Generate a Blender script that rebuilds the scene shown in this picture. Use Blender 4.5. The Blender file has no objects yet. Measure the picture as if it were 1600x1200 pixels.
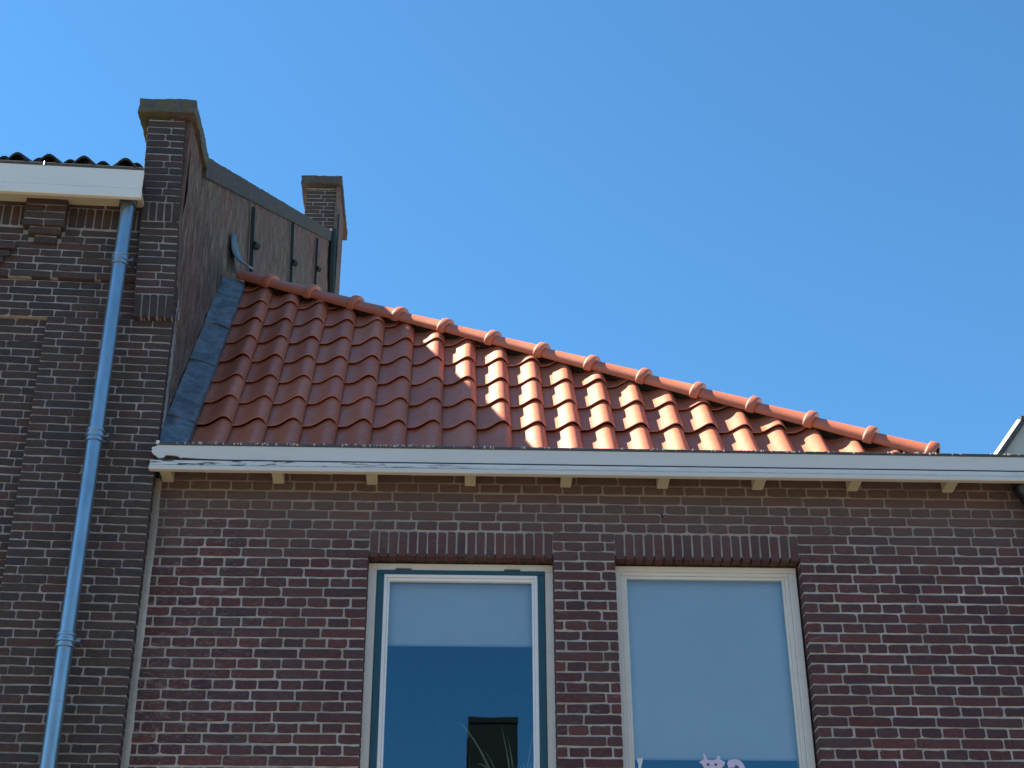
import bpy, math, random
import numpy as np
from math import sin, cos, tan, atan, atan2, radians, pi, sqrt, hypot, acos
from mathutils import Matrix, Vector, noise
rnd = random.Random(7)
sc = bpy.context.scene
COL = sc.collection

# ------------------------------------------------------------------ camera
PITCH = atan(2400 / 4230.0)
ROLL = atan(20 / 4230.0)
cam_d = bpy.data.cameras.new('camera')
cam = bpy.data.objects.new('camera', cam_d); COL.objects.link(cam)
cam_d.sensor_width = 36.0; cam_d.lens = 54.0
cam_d.clip_start = 0.05; cam_d.clip_end = 5000
_F = Vector((0, cos(PITCH), sin(PITCH))); _U0 = Vector((0, -sin(PITCH), cos(PITCH))); _R0 = Vector((1, 0, 0))
def _axes(r): return _R0 * cos(r) + _U0 * sin(r), _U0 * cos(r) - _R0 * sin(r)
_R, _U = _axes(ROLL)
if _R.z < 0 or Vector((0, 0, 1)).dot(_R) > 0: _R, _U = _axes(-ROLL)
cam.matrix_world = Matrix(((_R.x, _U.x, -_F.x, 0), (_R.y, _U.y, -_F.y, 0), (_R.z, _U.z, -_F.z, 1.6), (0, 0, 0, 1)))
sc.camera = cam
CAM = Vector((0, 0, 1.6))

# ------------------------------------------------------------------ house frame: u along the facade, v into the house, z up
PSI = radians(2.4)
ORI = Vector((-1.8836, 7.3512, 0.0))
MAIN = Matrix.Translation(ORI) @ Matrix.Rotation(PSI, 4, 'Z')

# ------------------------------------------------------------------ light
SA, SB, SC = 1.0, 0.29, 1.165            # sun seen from the house frame: to the left, behind the facade, high
sun_dir = (MAIN.to_3x3() @ Vector((-SA, SB, SC))).normalized()
sd = bpy.data.lights.new('sun', 'SUN'); sun = bpy.data.objects.new('sun', sd); COL.objects.link(sun)
sd.energy = 5.0; sd.angle = radians(0.53); sd.color = (1.0, 0.89, 0.69)
sun.rotation_euler = sun_dir.to_track_quat('Z', 'Y').to_euler()
w = bpy.data.worlds.new('World'); sc.world = w; w.use_nodes = True
nt = w.node_tree; bg = nt.nodes['Background']
sky = nt.nodes.new('ShaderNodeTexSky'); sky.sky_type = 'NISHITA'; sky.sun_disc = False
sky.sun_elevation = math.asin(sun_dir.z); sky.sun_rotation = atan2(sun_dir.x, sun_dir.y)
sky.altitude = 0; sky.air_density = 1.0; sky.dust_density = 0.0; sky.ozone_density = 10.0
wb = nt.nodes.new('ShaderNodeMix'); wb.data_type = 'RGBA'; wb.blend_type = 'MULTIPLY'; wb.inputs[0].default_value = 1.0
wb.inputs[7].default_value = (.82, 1.16, 1.08, 1)      # one even white balance for the whole sky
nt.links.new(sky.outputs[0], wb.inputs[6]); nt.links.new(wb.outputs[2], bg.inputs[0]); bg.inputs[1].default_value = 0.055
vs = sc.view_settings
vs.view_transform = 'Standard'; vs.look = 'None'; vs.gamma = 1.0; vs.use_curve_mapping = False
vs.exposure = 1.968

# ------------------------------------------------------------------ materials
class NT:
    def __init__(s, name):
        s.m = bpy.data.materials.new(name); s.m.use_nodes = True; s.t = s.m.node_tree
        s.p = s.t.nodes['Principled BSDF']; s.out = s.t.nodes['Material Output']
    def n(s, ty, **kw):
        o = s.t.nodes.new(ty)
        for k, v in kw.items():
            if k == 'inp':
                for a, b in v.items(): s.set(o.inputs[a], b)
            else: setattr(o, k, v)
        return o
    def set(s, sock, v):
        if isinstance(v, bpy.types.NodeSocket): s.t.links.new(v, sock)
        elif isinstance(v, (tuple, list)) and len(v) == 3 and sock.type == 'RGBA': sock.default_value = (*v, 1)
        else: sock.default_value = v
    def pos(s): return s.n('ShaderNodeNewGeometry').outputs['Position']
    def mapping(s, scale, vec=None):
        return s.n('ShaderNodeMapping', inp={'Vector': vec or s.pos(), 'Scale': scale}).outputs[0]
    def noise(s, scale, detail=4, rough=.55, vec=None, dist=0):
        return s.n('ShaderNodeTexNoise', inp={'Vector': vec or s.pos(), 'Scale': scale, 'Detail': detail, 'Roughness': rough, 'Distortion': dist}).outputs[0]
    def ramp(s, fac, stops, interp='LINEAR'):
        r = s.n('ShaderNodeValToRGB'); r.color_ramp.interpolation = interp
        e = r.color_ramp.elements
        while len(e) < len(stops): e.new(0.5)
        for i, (p, c) in enumerate(stops):
            e[i].position = p; e[i].color = (*c, 1) if isinstance(c, (tuple, list)) else (c, c, c, 1)
        s.set(r.inputs[0], fac); return r.outputs[0]
    def mix(s, f, a, b, mode='MIX'):
        m = s.n('ShaderNodeMix', data_type='RGBA', blend_type=mode)
        s.set(m.inputs[0], f); s.set(m.inputs[6], a); s.set(m.inputs[7], b); return m.outputs[2]
    def math(s, op, a, b=0.0):
        m = s.n('ShaderNodeMath', operation=op); s.set(m.inputs[0], a); s.set(m.inputs[1], b); return m.outputs[0]
    def bump(s, h, strength=.3, dist=.01, prev=None):
        b = s.n('ShaderNodeBump', inp={'Height': h, 'Strength': strength, 'Distance': dist})
        if prev is not None: s.set(b.inputs['Normal'], prev)
        s.set(s.p.inputs['Normal'], b.outputs[0]); return b.outputs[0]
    def base(s, c): s.set(s.p.inputs['Base Color'], c)
    def rough(s, c): s.set(s.p.inputs['Roughness'], c)

def tone(k):
    a = k.n('ShaderNodeAttribute', attribute_name='tone').outputs['Fac']
    r = k.n('ShaderNodeObjectInfo').outputs['Random']
    return k.math('FRACT', k.math('ADD', a, r))

def upper_zone(k, amt):
    """mask that grows with height, broken by noise, to recolour the upper courses"""
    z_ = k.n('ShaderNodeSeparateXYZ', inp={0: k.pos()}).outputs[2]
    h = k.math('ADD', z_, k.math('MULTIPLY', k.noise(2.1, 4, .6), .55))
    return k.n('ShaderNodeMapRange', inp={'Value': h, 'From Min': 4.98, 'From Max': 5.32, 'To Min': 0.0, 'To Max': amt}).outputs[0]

def brick_mat(name, stops, pale, pale_amt, stain):
    k = NT(name); t = tone(k)
    c = k.ramp(t, stops)
    c = k.mix(k.ramp(k.noise(9, 3), [(.3, .0), (.75, .55)]), c, stain)
    c = k.mix(1.0, c, k.ramp(k.noise(70, 5, .7), [(.25, .62), (.8, 1.35)]), 'MULTIPLY')
    eff = k.math('MULTIPLY', k.ramp(k.noise(38, 6, .75, k.mapping((.5, .5, 1.6))), [(.56, 0.0), (.70, 1.0)]), k.ramp(k.noise(1.6, 3), [(.5, 0.0), (.72, pale_amt)]))
    if pale_amt > .5:      # old limewash scratches towards the left end of the wall
        xs_ = k.n('ShaderNodeSeparateXYZ', inp={0: k.pos()}).outputs[0]
        near = k.n('ShaderNodeMapRange', inp={'Value': xs_, 'From Min': -1.75, 'From Max': -.95, 'To Min': .65, 'To Max': 0.0}).outputs[0]
        eff = k.math('MAXIMUM', eff, k.math('MULTIPLY', near, k.ramp(k.noise(30, 7, .8, k.mapping((.7, 1, 1.9)), 1.2), [(.53, 0.0), (.64, 1.0)])))
    c = k.mix(eff, c, pale)
    if pale_amt > .5: c = k.mix(upper_zone(k, .62), c, (.135, .100, .088))
    k.base(c); k.rough(.9); k.p.inputs['Specular IOR Level'].default_value = .25
    b = k.bump(k.noise(260, 4, .7), .35, .002); k.bump(k.noise(55, 4, .65), .55, .006, b)
    return k.m

def mortar_mat(name, a, b, dark=None):
    k = NT(name)
    c = k.mix(k.ramp(k.noise(26, 5, .65), [(.3, 0.0), (.72, 1.0)]), a, b)
    c = k.mix(1.0, c, k.ramp(k.noise(2.3, 3), [(.25, .72), (.75, 1.12)]), 'MULTIPLY')
    if dark: c = k.mix(upper_zone(k, .70), c, dark)
    k.base(c); k.rough(.95)
    q = k.bump(k.noise(320, 3, .7), .5, .002); k.bump(k.noise(48, 4, .6), .6, .006, q)
    return k.m

M = {}
M['brick'] = brick_mat('red_brown_brick', [(0, (.096, .037, .038)), (.15, (.132, .050, .049)), (.3, (.074, .036, .041)), (.45, (.112, .054, .054)), (.6, (.068, .038, .044)), (.72, (.145, .052, .046)), (.86, (.094, .055, .055)), (1, (.096, .037, .038))], (.32, .28, .26), .6, (.088, .062, .058))
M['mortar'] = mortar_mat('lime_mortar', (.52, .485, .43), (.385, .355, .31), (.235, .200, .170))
M['old_brick'] = brick_mat('old_dark_brick', [(0, (.066, .049, .047)), (.2, (.092, .060, .052)), (.4, (.058, .048, .047)), (.6, (.084, .061, .051)), (.75, (.052, .045, .049)), (.88, (.112, .058, .049)), (1, (.066, .049, .047))], (.2, .19, .18), .3, (.056, .047, .042))
M['old_mortar'] = mortar_mat('old_grey_mortar', (.42, .39, .35), (.27, .245, .225))

def tile_mat():
    k = NT('terracotta_tile'); r = k.n('ShaderNodeObjectInfo').outputs['Random']
    c = k.ramp(r, [(0, (.46, .122, .060)), (.25, (.54, .150, .074)), (.5, (.49, .136, .070)), (.75, (.57, .170, .084)), (1, (.47, .128, .064))])
    c = k.mix(1.0, c, k.ramp(k.noise(14, 4, .6), [(.3, .88), (.75, 1.08)]), 'MULTIPLY')
    sp = k.ramp(k.noise(160, 3, .7), [(.70, 0.0), (.76, .35)])
    c = k.mix(sp, c, (.55, .34, .27))
    k.base(c); k.rough(k.ramp(k.noise(30, 3), [(.3, .42), (.7, .56)])); k.p.inputs['Specular IOR Level'].default_value = .5
    k.bump(k.noise(240, 3, .6), .12, .001)
    return k.m
M['tile'] = tile_mat()

def simple(name, col, rough=.6, metal=0, var=.15, nscale=20, bump=.15, bscale=120, spec=.5, bd=.002, stops=None):
    k = NT(name)
    c = k.mix(1.0, col, k.ramp(k.noise(nscale, 4, .6), [(.25, 1 - var), (.75, 1 + var)]), 'MULTIPLY')
    k.base(c); k.rough(rough); k.p.inputs['Metallic'].default_value = metal; k.p.inputs['Specular IOR Level'].default_value = spec
    if bump: k.bump(k.noise(bscale, 4, .6), bump, bd)
    return k.m

def paint(name, col, dirt, peel_col=(.09, .07, .055), peel=.0, rough=.5):
    k = NT(name)
    st = k.ramp(k.noise(5, 5, .65, k.mapping((.35, 1, 2.4))), [(.42, 0.0), (.75, .5)])
    c = k.mix(st, col, dirt)
    sp = k.ramp(k.noise(90, 3, .6), [(.735, 0.0), (.76, .7)])
    c = k.mix(sp, c, (.16, .15, .13))
    if peel:
        f = k.ramp(k.noise(7, 6, .75, k.mapping((1, 1, 9))), [(.56 - peel, 0.0), (.60 - peel, 1.0)])
        xs_ = k.n('ShaderNodeSeparateXYZ', inp={0: k.pos()}).outputs[0]
        f = k.math('MULTIPLY', f, k.n('ShaderNodeMapRange', inp={'Value': xs_, 'From Min': -1.2, 'From Max': .2, 'To Min': 1.0, 'To Max': .12}).outputs[0])
        c = k.mix(f, c, peel_col)
    k.base(c); k.rough(rough); k.bump(k.noise(60, 4, .6, k.mapping((.2, 1, 1))), .2, .002)
    return k.m
M['fascia'] = paint('weathered_white_paint', (.63, .62, .565), (.52, .515, .47))
M['mould'] = paint('peeling_white_paint', (.72, .70, .65), (.52, .51, .48), peel=.0)
M['mould_worn'] = paint('badly_peeling_paint', (.66, .655, .61), (.45, .44, .41), peel=.035)
M['cream'] = paint('cream_paint', (.56, .52, .38), (.40, .37, .27))
M['old_fascia'] = paint('ivory_paint', (.76, .73, .65), (.66, .63, .56))
M['frame'] = paint('window_white', (.70, .68, .60), (.58, .56, .50))
M['bead'] = paint('bead_white', (.78, .78, .76), (.66, .66, .65))
M['teal'] = simple('teal_paint', (.014, .075, .10), .4, var=.12)
M['rotten'] = simple('rotten_wood', (.035, .028, .022), .95, bump=.6, bscale=60, var=.4)
M['zinc_dark'] = simple('dark_zinc', (.075, .075, .078), .6, .2, var=.35, nscale=30)
M['lichen'] = simple('lichen', (.50, .47, .40), .95, var=.3)
M['iron'] = simple('black_iron', (.012, .018, .016), .7, var=.3)
M['room'] = simple('room_wall', (.06, .065, .07), .9, bump=0)
M['blind'] = simple('blind_cloth', (.82, .82, .73), .9, var=.04, nscale=3, bump=.1, bscale=500)
M['hem'] = simple('blind_hem', (.62, .64, .63), .8, var=.05)
M['leaf'] = simple('leaf_green', (.30, .38, .24), .5, var=.3)
M['palegrass'] = simple('pale_plume', (.60, .66, .66), .9, var=.2)
M['pot'] = simple('clay_pot', (.20, .09, .05), .8)
M['sticker'] = simple('lilac_sticker', (.62, .54, .66), .6, var=.04, bump=0)
M['sticker_dark'] = simple('sticker_ink', (.06, .05, .10), .6, var=.04, bump=0)
M['darktile'] = simple('black_glazed_tile', (.010, .010, .011), .7, var=.4, bump=.2)
M['blackpipe'] = simple('black_pipe', (.012, .012, .014), .35, 0, var=.2)
M['asphalt'] = simple('street_brick', (.105, .083, .066), .9, var=.3, nscale=40)
M['paving'] = simple('paving', (.155, .13, .105), .9, var=.3, nscale=30)
M['kerb'] = simple('kerb_stone', (.30, .29, .27), .9, var=.2)
M['tar'] = simple('tarred_brick', (.016, .014, .014), .9, var=.3, bump=.5, bscale=30)
M['facing'] = simple('facing_brick', (.14, .085, .07), .9, var=.3, nscale=12)
M['stucco'] = simple('bounce_stucco', (.30, .26, .20), .9, var=.3, nscale=12)
M['slate'] = simple('slate', (.05, .05, .055), .8, var=.3)
M['sheet'] = simple('grey_cladding', (.50, .50, .43), .55, .1, var=.12, nscale=6, bump=.1)
M['sunlit_trim'] = simple('sunlit_white', (.80, .80, .78), .4, 0, var=.1)  # whitened to stand for sunlight on the dormer edge

def lead_mat():
    k = NT('weathered_lead')
    f = k.ramp(k.noise(11, 6, .7, dist=.6), [(.35, 0.0), (.7, 1.0)])
    c = k.mix(f, (.085, .098, .112), (.25, .275, .295))
    sp = k.ramp(k.noise(22, 5, .75), [(.66, 0.0), (.74, .8)])
    c = k.mix(sp, c, (.30, .33, .34))
    k.base(c); k.rough(.55); k.p.inputs['Metallic'].default_value = .25
    b = k.bump(k.noise(13, 3, .5), .6, .02); k.bump(k.noise(90, 4, .6), .3, .003, b)
    return k.m
M['lead'] = lead_mat()

def pipe_mat():
    k = NT('zinc_pipe')
    f = k.ramp(k.noise(7, 5, .65, k.mapping((3, 3, .8))), [(.32, 0.0), (.72, 1.0)])
    c = k.mix(f, (.27, .345, .395), (.37, .45, .50))
    sp = k.ramp(k.noise(50, 4, .7), [(.66, 0.0), (.72, .5)])
    c = k.mix(sp, c, (.2, .24, .27))
    k.base(c); k.rough(.36); k.p.inputs['Metallic'].default_value = .85
    k.bump(k.noise(40, 3, .5), .08, .002)
    return k.m
M['pipe'] = pipe_mat()

def render_mat():
    k = NT('rough_cement_render')
    v1 = k.mapping((9, 7, 1.6))
    streak = k.noise(3.2, 7, .72, v1, .5)
    c = k.ramp(streak, [(.28, (.078, .053, .040)), (.42, (.155, .110, .083)), (.56, (.27, .205, .165)), (.72, (.46, .375, .31))])
    pinkf = k.ramp(k.noise(.9, 4, .6), [(.40, 0.0), (.60, .75)])
    c = k.mix(pinkf, c, k.ramp(streak, [(.3, (.155, .078, .062)), (.7, (.38, .220, .180))]))
    c = k.mix(k.ramp(k.noise(30, 5, .7), [(.55, 0.0), (.75, .45)]), c, (.09, .075, .068))
    k.base(c); k.rough(.97); k.p.inputs['Specular IOR Level'].default_value = .15
    b = k.bump(streak, 1.0, .06); k.bump(k.noise(60, 5, .7), .6, .008, b)
    return k.m
M['render'] = render_mat()

def coping_mat(name, moss, base=(.055, .045, .040), light=(.115, .098, .085)):
    k = NT(name)
    c = k.mix(k.ramp(k.noise(22, 6, .7), [(.35, 0.0), (.7, 1.0)]), base, light)
    c = k.mix(k.ramp(k.noise(9, 5, .7), [(.48, 0.0), (.58, moss)]), c, (.125, .112, .045))
    c = k.mix(k.ramp(k.noise(45, 5, .7), [(.62, 0.0), (.72, .7)]), c, (.05, .045, .04))
    k.base(c); k.rough(.97)
    b = k.bump(k.noise(30, 5, .7), .7, .02); k.bump(k.noise(120, 4, .7), .5, .004, b)
    return k.m
M['coping'] = coping_mat('coping_stone', .15)
M['mossy'] = coping_mat('mossy_stone', .9, (.075, .066, .055), (.16, .145, .12))

def glass_mat():
    k = NT('window_glass'); t = k.t
    t.nodes.remove(k.p)
    fr = k.n('ShaderNodeFresnel', inp={'IOR': 1.5}).outputs[0]
    f = k.math('ADD', k.math('MULTIPLY', fr, 1.5), .03)
    tr = k.n('ShaderNodeBsdfTransparent', inp={'Color': (.93, .96, .97)})
    gl = k.n('ShaderNodeBsdfGlossy', inp={'Roughness': .0, 'Color': (.52, .84, 1)})
    b = k.n('ShaderNodeBump', inp={'Height': k.noise(2.2, 2, .5), 'Strength': .02, 'Distance': .02})
    k.set(gl.inputs['Normal'], b.outputs[0])
    m = k.n('ShaderNodeMixShader'); k.set(m.inputs[0], f); k.set(m.inputs[1], tr.outputs[0]); k.set(m.inputs[2], gl.outputs[0])
    k.set(k.out.inputs[0], m.outputs[0]); return k.m
M['glass'] = glass_mat()

# ------------------------------------------------------------------ builders
def tagit(o, label=None, cat=None, group=None, kind=None):
    if label: o['label'] = label
    if cat: o['category'] = cat
    if group: o['group'] = group
    if kind: o['kind'] = kind
    return o
def thing(name, base, label, cat, group=None, kind=None):
    o = bpy.data.objects.new(name, None); COL.objects.link(o)
    o.matrix_world = MAIN @ Matrix.Translation(Vector(base)); o['_b'] = 0
    BASE[o.name] = Vector(base)
    del o['_b']
    o.empty_display_size = .2
    return tagit(o, label, cat, group, kind)
BASE = {}
def base_of(p):
    while p is not None and p.name not in BASE: p = p.parent
    return BASE[p.name] if p is not None else Vector((0, 0, 0))
def mesh(name, vs_, fs, mat, smooth=False, sharp=None):
    me = bpy.data.meshes.new(name); me.from_pydata([tuple(v) for v in vs_], [], fs); me.materials.append(mat)
    if smooth:
        me.polygons.foreach_set('use_smooth', [True] * len(me.polygons))
        if sharp is not None: me.set_sharp_from_angle(angle=radians(sharp))
    me.update(); return me
def put(name, vs_, fs, mat, parent=None, smooth=False, sharp=None, kind=None, world=False):
    """vertices in the house frame (or thing-local when the parent is a thing: its base is taken off)"""
    b = base_of(parent) if parent is not None else None
    if b is not None: vs_ = [Vector(v) - b for v in vs_]
    o = bpy.data.objects.new(name, mesh(name, vs_, fs, mat, smooth, sharp)); COL.objects.link(o)
    if parent is not None: o.parent = parent
    elif not world: o.matrix_world = MAIN.copy()
    if kind: o['kind'] = kind
    return o
class B:
    """collects boxes, prisms and tubes into one mesh"""
    def __init__(s): s.v = []; s.f = []
    def add(s, vs_, fs):
        n = len(s.v); s.v += [Vector(v) for v in vs_]; s.f += [tuple(i + n for i in f) for f in fs]; return s
    def box(s, a, b, bev=0.0, T=None):
        x0, y0, z0 = a; x1, y1, z1 = b
        if bev <= 0:
            vs_ = [(x0, y0, z0), (x1, y0, z0), (x1, y1, z0), (x0, y1, z0), (x0, y0, z1), (x1, y0, z1), (x1, y1, z1), (x0, y1, z1)]
            fs = [(0, 3, 2, 1), (4, 5, 6, 7), (0, 1, 5, 4), (1, 2, 6, 5), (2, 3, 7, 6), (3, 0, 4, 7)]
        else:
            e = bev; vs_ = []; idx = {}
            for i, x in enumerate((x0, x1)):
                for j, y in enumerate((y0, y1)):
                    for k_, z in enumerate((z0, z1)):
                        sx = e if i == 0 else -e; sy = e if j == 0 else -e; sz = e if k_ == 0 else -e
                        idx[i, j, k_, 0] = len(vs_); vs_.append((x, y + sy, z + sz))
                        idx[i, j, k_, 1] = len(vs_); vs_.append((x + sx, y, z + sz))
                        idx[i, j, k_, 2] = len(vs_); vs_.append((x + sx, y + sy, z))
            fs = []
            for a_ in (0, 1):
                q = [idx[a_, 0, 0, 0], idx[a_, 1, 0, 0], idx[a_, 1, 1, 0], idx[a_, 0, 1, 0]]; fs.append(q if a_ else q[::-1])
                q = [idx[0, a_, 0, 1], idx[0, a_, 1, 1], idx[1, a_, 1, 1], idx[1, a_, 0, 1]]; fs.append(q if a_ else q[::-1])
                q = [idx[0, 0, a_, 2], idx[1, 0, a_, 2], idx[1, 1, a_, 2], idx[0, 1, a_, 2]]; fs.append(q if a_ else q[::-1])
            for a_ in (0, 1):
                for b_ in (0, 1):
                    fs.append([idx[a_, b_, 0, 0], idx[a_, b_, 0, 1], idx[a_, b_, 1, 1], idx[a_, b_, 1, 0]])
                    fs.append([idx[a_, 0, b_, 0], idx[a_, 0, b_, 2], idx[a_, 1, b_, 2], idx[a_, 1, b_, 0]])
                    fs.append([idx[0, a_, b_, 1], idx[0, a_, b_, 2], idx[1, a_, b_, 2], idx[1, a_, b_, 1]])
                    for c_ in (0, 1): fs.append([idx[a_, b_, c_, 0], idx[a_, b_, c_, 1], idx[a_, b_, c_, 2]])
        if T is not None: vs_ = [T @ Vector(v) for v in vs_]
        return s.add(vs_, fs)
    def prism(s, pts, y0, y1, T=None):
        """pts (x, z) outline extruded from y0 to y1"""
        n = len(pts); vs_ = [(x, y0, z) for x, z in pts] + [(x, y1, z) for x, z in pts]
        fs = [tuple(range(n)), tuple(range(2 * n - 1, n - 1, -1))] + [(i, i + n, (i + 1) % n + n, (i + 1) % n) for i in range(n)]
        if T is not None: vs_ = [T @ Vector(v) for v in vs_]
        return s.add(vs_, fs)
    def loft(s, rings, close=True, caps=True):
        n = len(rings[0]); vs_ = [p for r in rings for p in r]; fs = []
        for i in range(len(rings) - 1):
            for j in range(n if close else n - 1):
                a = i * n + j; b = i * n + (j + 1) % n; fs.append((a, b, b + n, a + n))
        if caps: fs += [tuple(range(n))[::-1], tuple(range((len(rings) - 1) * n, len(rings) * n))]
        return s.add(vs_, fs)
    def tube(s, pts, rad, n=12, caps=True):
        pts = [Vector(p) for p in pts]; rings = []
        rad = rad if isinstance(rad, (list, tuple)) else [rad] * len(pts)
        up = Vector((0.02, 1, .03)).normalized()
        for i, p in enumerate(pts):
            d = (pts[min(i + 1, len(pts) - 1)] - pts[max(i - 1, 0)]).normalized()
            a = up - d * up.dot(d)
            if a.length < 1e-3: a = Vector((1, 0, 0)) - d * d.x
            a.normalize(); b = d.cross(a)
            rings.append([p + (a * cos(2 * pi * j / n) + b * sin(2 * pi * j / n)) * rad[i] for j in range(n)])
        return s.loft(rings, True, caps)
    def done(s, name, mat, parent=None, smooth=False, sharp=40, kind=None):
        o = put(name, s.v, s.f, mat, parent, smooth, sharp if smooth else None, kind)
        bm_fix(o.data); return o
import bmesh
def bm_fix(me):
    bm = bmesh.new(); bm.from_mesh(me); bmesh.ops.recalc_face_normals(bm, faces=bm.faces); bm.to_mesh(me); bm.free(); me.update()

# ------------------------------------------------------------------ ground, far away parts of the place
def flat(name, x0, y0, x1, y1, z, mat):
    o = put(name, [(x0, y0, z), (x1, y0, z), (x1, y1, z), (x0, y1, z)], [(0, 1, 2, 3)], mat, None, world=True); o['kind'] = 'structure'; return o
flat('ground', -600, -600, 600, 600, 0.0, M['paving'])
flat('street', -600, -8.5, 600, 4.2, 0.004, M['asphalt'])
def kerb(y0, y1):
    b = B().box((-60, y0, 0.0), (60, y1, .12), .01); o = put('kerb', b.v, b.f, M['kerb'], None, world=True); o['kind'] = 'structure'
kerb(4.21, 4.35); kerb(-8.65, -8.51)

# ------------------------------------------------------------------ brick machinery
def brick_shape(L, H, seed, D=.095):
    """unit brick, front face at y=0 with worn rounded corners, centred in x and z"""
    r = random.Random(seed); a = L / 2; h = H / 2
    def jj(s_): return r.uniform(-s_, s_)
    cr = [r.choice((r.uniform(.0012, .004), r.uniform(.0012, .004), r.uniform(.003, .009))) for _ in range(4)]
    pts = []
    for (sx, sz, c) in ((-1, -1, cr[0]), (1, -1, cr[1]), (1, 1, cr[2]), (-1, 1, cr[3])):
        A = (sx * a, sz * (h - c)); Bq = (sx * (a - c * 1.1), sz * h)
        order = (A, Bq) if sx * sz > 0 else (Bq, A)
        pts += [(x + jj(.0018), z + jj(.0014)) for x, z in order]
        if sx == -1 and sz == -1: pts.append((jj(a * .35), -h + jj(.0028)))
        if sx == 1 and sz == 1: pts.append((jj(a * .35), h + jj(.0028)))
    n = len(pts)
    inset = .0018
    front = [(x * (1 - inset / a), jj(.0009), z * (1 - inset / h)) for x, z in pts]
    rim = [(x, .0022 + jj(.0006), z) for x, z in pts]
    back = [(x, D, z) for x, z in pts]
    vs_ = front + rim + back
    fs = [tuple(range(n))]
    for k_ in (0, 1):
        for i in range(n): fs.append((k_ * n + i, (k_ + 1) * n + i, (k_ + 1) * n + (i + 1) % n, k_ * n + (i + 1) % n))
    return vs_, fs
SHAPES = {}
def shape_set(key, L, H, count, D=.095):
    SHAPES[key] = ([brick_shape(L, H, hash_(key) + i, D) for i in range(count)], L, H, {})
def hash_(s): return sum(ord(c) * (i + 3) for i, c in enumerate(s)) * 7
shape_set('S', .210, .0455, 9); shape_set('H', .100, .0455, 9)
shape_set('os', .226, .0385, 9, .09); shape_set('oh', .108, .0385, 9, .09)
shape_set('V', .0405, .148, 7, .072)
shape_set('ov', .0385, .135, 7, .08)
def shared_mesh(key, i, mat):
    c = SHAPES[key][3]
    if (i, mat.name) not in c:
        v_, f_ = SHAPES[key][0][i]; me = mesh('brick', v_, f_, mat); c[i, mat.name] = me
    return c[i, mat.name]
def px_of(P):
    d = MAIN @ Vector(P) - CAM; z = d.dot(_F)
    return 800 + 2400 * d.dot(_R) / z, 600 - 2400 * d.dot(_U) / z, z
class Bricks:
    def __init__(s): s.items = []
    def add(s, key, T, x0, x1, z0, z1, q=0.0, jit=1.0, name='brick'):
        sh = SHAPES[key]; L, H = sh[1], sh[2]
        i = rnd.randrange(len(sh[0])); flip = rnd.choice((1, -1)) ; fz = 1
        Mx = T @ Matrix.Translation(((x0 + x1) / 2, -q - rnd.uniform(-.0012, .0032) * jit, (z0 + z1) / 2)) @ Matrix.Rotation(rnd.uniform(-.006, .006) * jit, 4, 'Y') @ Matrix.Rotation(rnd.uniform(-.006, .006) * jit, 4, 'Z') @ Matrix.Diagonal(((x1 - x0) / L, 1, (z1 - z0) / H, 1))
        c = Mx.translation; p = px_of(c)
        inside = -20 < p[0] < 1620 and -20 < p[1] < 1220
        s.items.append(((x1 - x0) * (z1 - z0) / p[2] ** 2 * (1 if inside else .02) * (1 if p[1] > 0 else .1), key, i, Mx, name))
    def build(s, parent, mat, limit=300):
        base = base_of(parent); off = Matrix.Translation(-base)
        s.items.sort(key=lambda t: -t[0])
        for (_, key, i, Mx, name) in s.items[:limit]:
            o = bpy.data.objects.new(name, shared_mesh(key, i, mat)); COL.objects.link(o); o.parent = parent
            o.matrix_local = off @ Mx
        V, F, T = [], [], []
        for (_, key, i, Mx, name) in s.items[limit:]:
            v_, f_ = SHAPES[key][0][i]; n = len(V); t = rnd.random(); MM = off @ Mx
            V += [MM @ Vector(v) for v in v_]; F += [tuple(a + n for a in f) for f in f_]; T += [t] * len(v_)
        if V:
            me = mesh('brick', V, F, mat); at = me.attributes.new('tone', 'FLOAT', 'POINT'); at.data.foreach_set('value', T)
            o = bpy.data.objects.new('brick', me); COL.objects.link(o); o.parent = parent; o['kind'] = 'stuff'
            o['label'] = 'remaining bricks of the wall'
        return len(s.items)
def free_spans(a, b, holes):
    sp = [(a, b)]
    for h0, h1 in holes:
        nx = []
        for s0, s1 in sp:
            if h1 <= s0 or h0 >= s1: nx.append((s0, s1)); continue
            if h0 > s0: nx.append((s0, h0))
            if h1 < s1: nx.append((h1, s1))
        sp = nx
    return sp
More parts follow.
